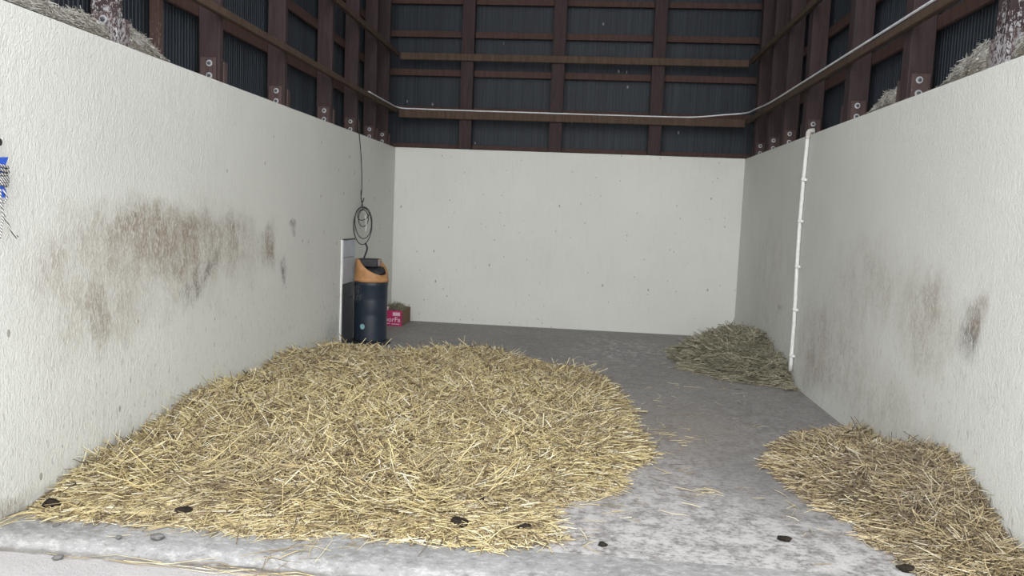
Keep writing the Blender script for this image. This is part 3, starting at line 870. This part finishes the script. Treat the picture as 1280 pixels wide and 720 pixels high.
# orange bowl: a drum whose rim is high at the back left and dips at the front right
SEG = 56
def rim_z(a):
    c = math.cos(a - math.radians(-28))
    k = max(0.0, (c+0.15)/1.15)
    return 0.885 - 0.160*(k**0.75)
bm = bmesh.new()
rings = []
zs_ = [0.655, 0.672, 0.70]
for z, rr in ((0.650, 0.180), (0.672, 0.184), (0.680, 0.178), (0.70, 0.176)):
    rings.append([bm.verts.new((rr*math.cos(2*PI*k/SEG), rr*math.sin(2*PI*k/SEG), z)) for k in range(SEG)])
for fr, rr in ((0.5, 0.173), (0.97, 0.168), (1.0, 0.160)):
    rings.append([bm.verts.new((rr*math.cos(2*PI*k/SEG), rr*math.sin(2*PI*k/SEG), 0.70+(rim_z(2*PI*k/SEG)-0.70)*fr)) for k in range(SEG)])
for rr, f_ in ((0.150, 0.97), (0.140, 0.5)):
    rings.append([bm.verts.new((rr*math.cos(2*PI*k/SEG), rr*math.sin(2*PI*k/SEG), 0.70+(rim_z(2*PI*k/SEG)-0.70)*f_)) for k in range(SEG)])
rings.append([bm.verts.new((0.10*math.cos(2*PI*k/SEG), 0.10*math.sin(2*PI*k/SEG), 0.70)) for k in range(SEG)])
for A, B in zip(rings, rings[1:]):
    for k in range(SEG):
        f = bm.faces.new((A[k], A[(k+1) % SEG], B[(k+1) % SEG], B[k])); f.smooth = True
bm.faces.new(rings[-1]); bm.faces.new(rings[0][::-1])
bowl = link('bowl', bm, M_orange, t)
# dark inside of the trough
bm = bmesh.new()
top = []
for k in range(SEG):
    a = 2*PI*k/SEG
    top.append((0.147*math.cos(a), 0.147*math.sin(a), min(rim_z(a)-0.010, 0.80)))
vt = [bm.verts.new(p_) for p_ in top]
c0 = bm.verts.new((0.0, 0.0, 0.725))
for k in range(SEG):
    f = bm.faces.new((vt[k], vt[(k+1) % SEG], c0)); f.smooth = True
link('trough', bm, M_black, bowl)
# black valve cover and black float flap
cov = link('valve_cover', boxbm((-0.140, -0.06, 0.80), (0.072, 0.10, 0.888), 0.012), M_black, t)
cov.rotation_euler = (0, 0, math.radians(4))
link('cover_end', boxbm((0.072, -0.05, 0.81), (0.086, 0.09, 0.884), 0.006), plain('pinkish_grey_plastic', (0.30, 0.22, 0.21), 0.5), cov)
bm = lathe(bmesh.new(), [(0.0, -0.022), (0.06, -0.02), (0.082, -0.004), (0.084, 0.006), (0.080, 0.012), (0.0, 0.018)], 28, cap=False)
flap = link('drinking_flap', bm, M_black, t, True)
flap.location = (0.058, -0.05, 0.768); flap.rotation_euler = (math.radians(28), math.radians(8), 0)
# sticker on the column
bm = bmesh.new()
n = 20
a0 = math.radians(-103)
pts = [(0.028*math.cos(2*PI*k/n), 0.028*math.sin(2*PI*k/n)) for k in range(n)]
def on_col(u, v, rad): return (rad*math.cos(a0+u/rad), rad*math.sin(a0+u/rad), 0.19+v)
A = [bm.verts.new(on_col(u, v, 0.1730)) for u, v in pts]; B = [bm.verts.new(on_col(u, v, 0.1745)) for u, v in pts]
for k in range(n): bm.faces.new((A[k], A[(k+1) % n], B[(k+1) % n], B[k]))
bm.faces.new(B); bm.faces.new(A[::-1])
link('sticker', bm, M_sticker, t)
# board standing against the left wall behind it
t = thing('wall_panel', (XL, 7.99, 0), 'narrow upright board on left wall, pale grey above and dark grey below', 'panel')
link('edge_strip', boxbm((0.004, -0.222, 0.0), (0.024, -0.195, 1.085), 0.004), M_white, t)
link('upper_board', boxbm((0.004, -0.195, 0.905), (0.026, 0.20, 1.08), 0.003), M_greylight, t)
link('middle_board', boxbm((0.004, -0.195, 0.635), (0.026, 0.20, 0.900), 0.003), M_greylight, t)
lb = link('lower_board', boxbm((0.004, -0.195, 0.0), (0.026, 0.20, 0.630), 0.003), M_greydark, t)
link('top_trim', boxbm((0.004, -0.195, 1.08), (0.03, 0.20, 1.09), 0.002), M_black, t)
bm = lathe(bmesh.new(), [(0.018, 0), (0.018, 0.006), (0.010, 0.010), (0.010, 0.02)], 14)
bmesh.ops.rotate(bm, verts=bm.verts, matrix=Vector((0, 0, 1)).rotation_difference(Vector((1, 0, 0))).to_matrix())
kn = link('catch', bm, M_black, lb); kn.location = (0.026, 0.06, 0.49)

# black cable hanging down to the drinker, tied up in a coil
cx0 = XL+0.055
t = thing('hanging_cable', (cx0, 8.3, HW), 'thin black cable with a tied coil hanging down left wall to drinker', 'cable')
def rel(p): return (p[0]-cx0, p[1]-8.3, p[2]-HW)
main = smooth_path([rel(p) for p in [(XL-0.003, 8.31, 2.40), (XL-0.002, 8.30, 2.25), (XL+0.010, 8.31, 2.19), (XL+0.018, 8.31, 2.13), (XL+0.028, 8.35, 1.92), (XL+0.03, 8.39, 1.63), (XL+0.035, 8.35, 1.52), (XL+0.05, 8.36, 1.45), (XL+0.06, 8.33, 1.40)]], 8)
link('drop', tube(bmesh.new(), main, 0.0048, 7), M_cable, t)
def ring(cxx, cyy, czz, ra, rb, tilt, ph=0.0, n=36):
    out = []
    for k in range(n):
        a = 2*PI*k/n
        out.append(rel((cxx+0.65*ra*math.cos(a), cyy+0.75*ra*math.cos(a)+0.01*math.sin(2*a+ph), czz+rb*math.sin(a)+tilt*ra*math.cos(a))))
    return out
coil = tube(bmesh.new(), ring(XL+0.088, 8.26, 1.225, 0.115, 0.20, 0.05), 0.0048, 7, True)
tube(coil, ring(XL+0.085, 8.27, 1.255, 0.105, 0.165, -0.2, 1.0), 0.0048, 7, True)
tube(coil, ring(XL+0.092, 8.25, 1.305, 0.062, 0.088, 0.0, 2.0), 0.0048, 7, True)
tube(coil, ring(XL+0.085, 8.28, 1.345, 0.075, 0.06, 0.25, 0.5), 0.0045, 7, True)
link('coil', coil, M_cable, t)
knot = tube(bmesh.new(), smooth_path([rel(p) for p in [(XL+0.04, 8.33, 1.60), (XL+0.06, 8.26, 1.55), (XL+0.05, 8.33, 1.47), (XL+0.065, 8.36, 1.52), (XL+0.05, 8.30, 1.42)]], 6), 0.0048, 7)
link('tie', knot, M_cable, t)
tailp = smooth_path([rel(p) for p in [(XL+0.12, 8.26, 1.04), (XL+0.145, 8.24, 0.99), (XL+0.14, 8.20, 0.93), (XL+0.13, 8.17, 0.885)]], 8)
link('lead', tube(bmesh.new(), tailp, 0.0095, 8), M_cable, t)
tp = tube(bmesh.new(), smooth_path([rel(p) for p in [(XL+0.11, 8.25, 1.33), (XL+0.13, 8.24, 1.27), (XL+0.125, 8.24, 1.17)]], 5), 0.0045, 6)
link('tape', tp, M_white, t)['label'] = 'white tape on the coil'

# printed card box with hay in the back corner
BX0, BX1, BY0, BY1, BH = -2.425, -2.165, 9.40, 9.86, 0.19
t = thing('cardboard_box', ((BX0+BX1)/2, (BY0+BY1)/2, 0), 'crimson printed open cardboard box on the floor in back left corner', 'box')
hx, hy = (BX1-BX0)/2, (BY1-BY0)/2
th = 0.006
link('front_panel', boxbm((-hx, -hy, 0), (hx, -hy+th, BH), 0.001), M_pink, t)
link('back_panel', boxbm((-hx, hy-th, 0), (hx, hy, BH), 0.001), M_card, t)
link('side_panel', boxbm((-hx, -hy+th, 0), (-hx+th, hy-th, BH), 0.001), M_card, t)
link('side_panel', boxbm((hx-th, -hy+th, 0), (hx, hy-th, BH), 0.001), M_card, t)
link('bottom_panel', boxbm((-hx+th, -hy+th, 0), (hx-th, hy-th, th)), M_card, t)
fl = link('flap', boxbm((-hx, -0.004, 0), (-hx*0.35, 0.001, 0.045), 0.001), M_palepink, t); fl.location = (0, -hy+0.004, BH); fl.rotation_euler = (-0.25, 0, 0)
link('print_label', boxbm((hx-0.115, -hy-0.002, BH-0.065), (hx-0.025, -hy, BH-0.022)), M_palepink, t)
def text_mesh(body, size, mat, parent, loc, rot, name):
    cu = bpy.data.curves.new(name, 'FONT'); cu.body = body; cu.size = size; cu.extrude = 0.0008; cu.offset = 0.0012
    tmp = bpy.data.objects.new(name, cu); C.objects.link(tmp)
    dg = bpy.context.evaluated_depsgraph_get()
    me = bpy.data.meshes.new_from_object(tmp.evaluated_get(dg))
    bpy.data.objects.remove(tmp)
    me.materials.clear(); me.materials.append(mat)
    o = bpy.data.objects.new(name, me); C.objects.link(o); o.parent = parent
    o.location = loc; o.rotation_euler = rot
    return o
text_mesh('SoorFa', 0.082, M_palepink, t, (-hx+0.006, -hy-0.001, 0.052), (PI/2, 0, 0), 'printed_name')
link('print_lines', box(box(bmesh.new(), (-hx+0.05, -hy-0.0015, 0.022), (-hx+0.11, -hy, 0.034)), (-hx+0.13, -hy-0.0015, 0.018), (hx-0.03, -hy, 0.028)), M_palepink, t)
fy = fourier(51, (6, 12))
hp = heap('hay_filling', [(-9, -9), (9, -9), (9, 9), (-9, 9)], lambda x, y, d: 0.165+0.018*fy(x, y)+0.03*np.cos(x*10)*np.cos(y*6), 900, [M_hay, M_haybase], (-hx+0.008, -hy+0.008, hx-0.008, hy-0.008), (0.05, 0.13), (0.0022, 0.004),
          None, lambda V: np.stack([np.clip(V[:, 0], -hx+0.007, hx-0.007), np.clip(V[:, 1], -hy+0.007, hy-0.007), V[:, 2]], 1), 0.02, 0.02, (-0.01, 0.03), 0.4, 52)
hp.location = t.location
tag(hp, 'grey-green hay filling the crimson cardboard box', 'hay', kind='stuff')

# ------------------------------------------------------------------ white conduit on the right wall
CXP = XR-0.022
t = thing('conduit_pipe', (CXP, 7.15, 0.12), 'white plastic conduit pipe running straight down the right wall', 'pipe')
pp = [(0, 0.0, 0.0), (0, 0.0, 0.5), (0, 0.03, 0.9), (0, 0.045, 1.2), (0, 0.035, 1.6), (0, 0.0, 2.0), (0, -0.012, 2.05)]
link('pipe', tube(bmesh.new(), smooth_path(pp, 6), 0.0175, 16), M_white, t)
for z, yy in ((0.14, 0.0), (0.55, 0.004), (0.93, 0.032), (1.33, 0.044), (1.69, 0.026)):
    cl = tube(bmesh.new(), [(0, yy, z-0.012), (0, yy, z+0.012)], 0.022, 16)
    box(cl, (-0.004, yy-0.036, z-0.012), (0.021, yy+0.036, z+0.012), 0.002)
    link('clip', cl, M_white, t)
el = tube(bmesh.new(), smooth_path([(0, -0.012, 2.045), (0.002, -0.014, 2.085), (0.012, -0.014, 2.105), (0.05, -0.014, 2.112)], 5), 0.021, 14)
link('elbow', el, M_dusthay if False else plain('dusty_white_plastic', (0.5, 0.48, 0.44), 0.8, 0.2, 0, 0.4, 60), t)

# white cable lying along the rails
zc = 2.678
pts = [(XL+0.02, 8.6, zc), (XL+0.022, 9.4, zc+0.005), (XL+0.05, YB-0.03, zc+0.008), (XL+0.3, YB-0.003, zc+0.003), (-1.6, YB-0.003, zc), (-0.5, YB-0.003, zc-0.004), (0.3, YB-0.003, zc-0.006), (0.85, YB-0.003, zc-0.006), (1.25, YB-0.004, zc+0.0), (1.6, YB-0.02, zc+0.035), (XR-0.06, YB-0.12, zc+0.05), (XR-0.042, 9.3, zc+0.03), (XR-0.038, 8.6, zc+0.005), (XR-0.036, 7.4, zc+0.003), (XR-0.036, 6.0, zc+0.003), (XR-0.036, 4.6, zc+0.003), (XR-0.036, 2.8, zc+0.003)]
tag(link('white_cable', tube(bmesh.new(), smooth_path(pts, 8), 0.0085, 8), M_whitecable), 'thin white cable lying along the lower rails around the back', 'cable')

# ------------------------------------------------------------------ blue rope winder on the left wall
WY, WZ = 3.055, 1.47
t = thing('rope_winder', (XL+0.035, WY, WZ), 'blue plastic winder with black and white rope hanging on left wall', 'rope winder')
bm = bmesh.new()
def plate(bm, pts, x0, x1):
    A = [bm.verts.new((x0, y, z)) for y, z in pts]; B = [bm.verts.new((x1, y, z)) for y, z in pts]
    n = len(pts)
    for k in range(n): bm.faces.new((A[k], A[(k+1) % n], B[(k+1) % n], B[k]))
    bm.faces.new(A[::-1]); bm.faces.new(B)
plate(bm, [(-0.055, 0.083), (-0.035, 0.045), (-0.022, 0.04), (-0.022, -0.04), (-0.035, -0.05), (-0.05, -0.085), (0.05, -0.085), (0.035, -0.05), (0.022, -0.04), (0.022, 0.04), (0.035, 0.045), (0.055, 0.083), (0.02, 0.078), (-0.02, 0.078)], -0.012, 0.012)
bmesh.ops.recalc_face_normals(bm, faces=bm.faces)
link('winder_frame', bm, M_blue, t)
bm = bmesh.new()
for k in range(7):
    z = -0.036+k*0.0125
    pts = [(0.020*math.sin(2*PI*q/20)*1.1, (0.054+0.008*((k*3) % 4)/3)*math.cos(2*PI*q/20), z+0.006*math.sin(2*PI*q/20+k)) for q in range(20)]
    tube(bm, pts, 0.0062, 7, True)
link('rope_windings', bm, M_rope, t)
tr = link('rope_tail', tube(bmesh.new(), smooth_path([(0.012, 0.02, -0.05), (0.02, 0.03, -0.085), (0.012, 0.015, -0.12), (0.012, 0.03, -0.17), (0.012, 0.06, -0.215), (0.014, 0.088, -0.25), (0.014, 0.098, -0.245)], 8), 0.0042, 7), M_rope, t)
link('rope_tail', tube(bmesh.new(), smooth_path([(0.012, 0.005, -0.05), (0.016, 0.0, -0.1), (0.012, 0.018, -0.15), (0.012, 0.008, -0.21), (0.012, -0.005, -0.26)], 8), 0.0042, 7), M_rope, t)
bm = tube(bmesh.new(), smooth_path([(0.0, -0.01, 0.075), (0.004, 0.0, 0.12), (0.0, 0.004, 0.15)], 5), 0.0035, 6)
link('hanging_loop', bm, M_rope, t)
bm = lathe(bmesh.new(), [(0.011, 0), (0.011, 0.02), (0.016, 0.022), (0.016, 0.03), (0.010, 0.034)], 16)
bmesh.ops.rotate(bm, verts=bm.verts, matrix=Vector((0, 0, 1)).rotation_difference(Vector((1, 0, 0))).to_matrix())
pg = link('wall_peg', bm, M_black); pg.location = (XL+0.001, 3.082, 1.612)
tag(pg, 'black round peg on left wall above the blue rope winder', 'peg')
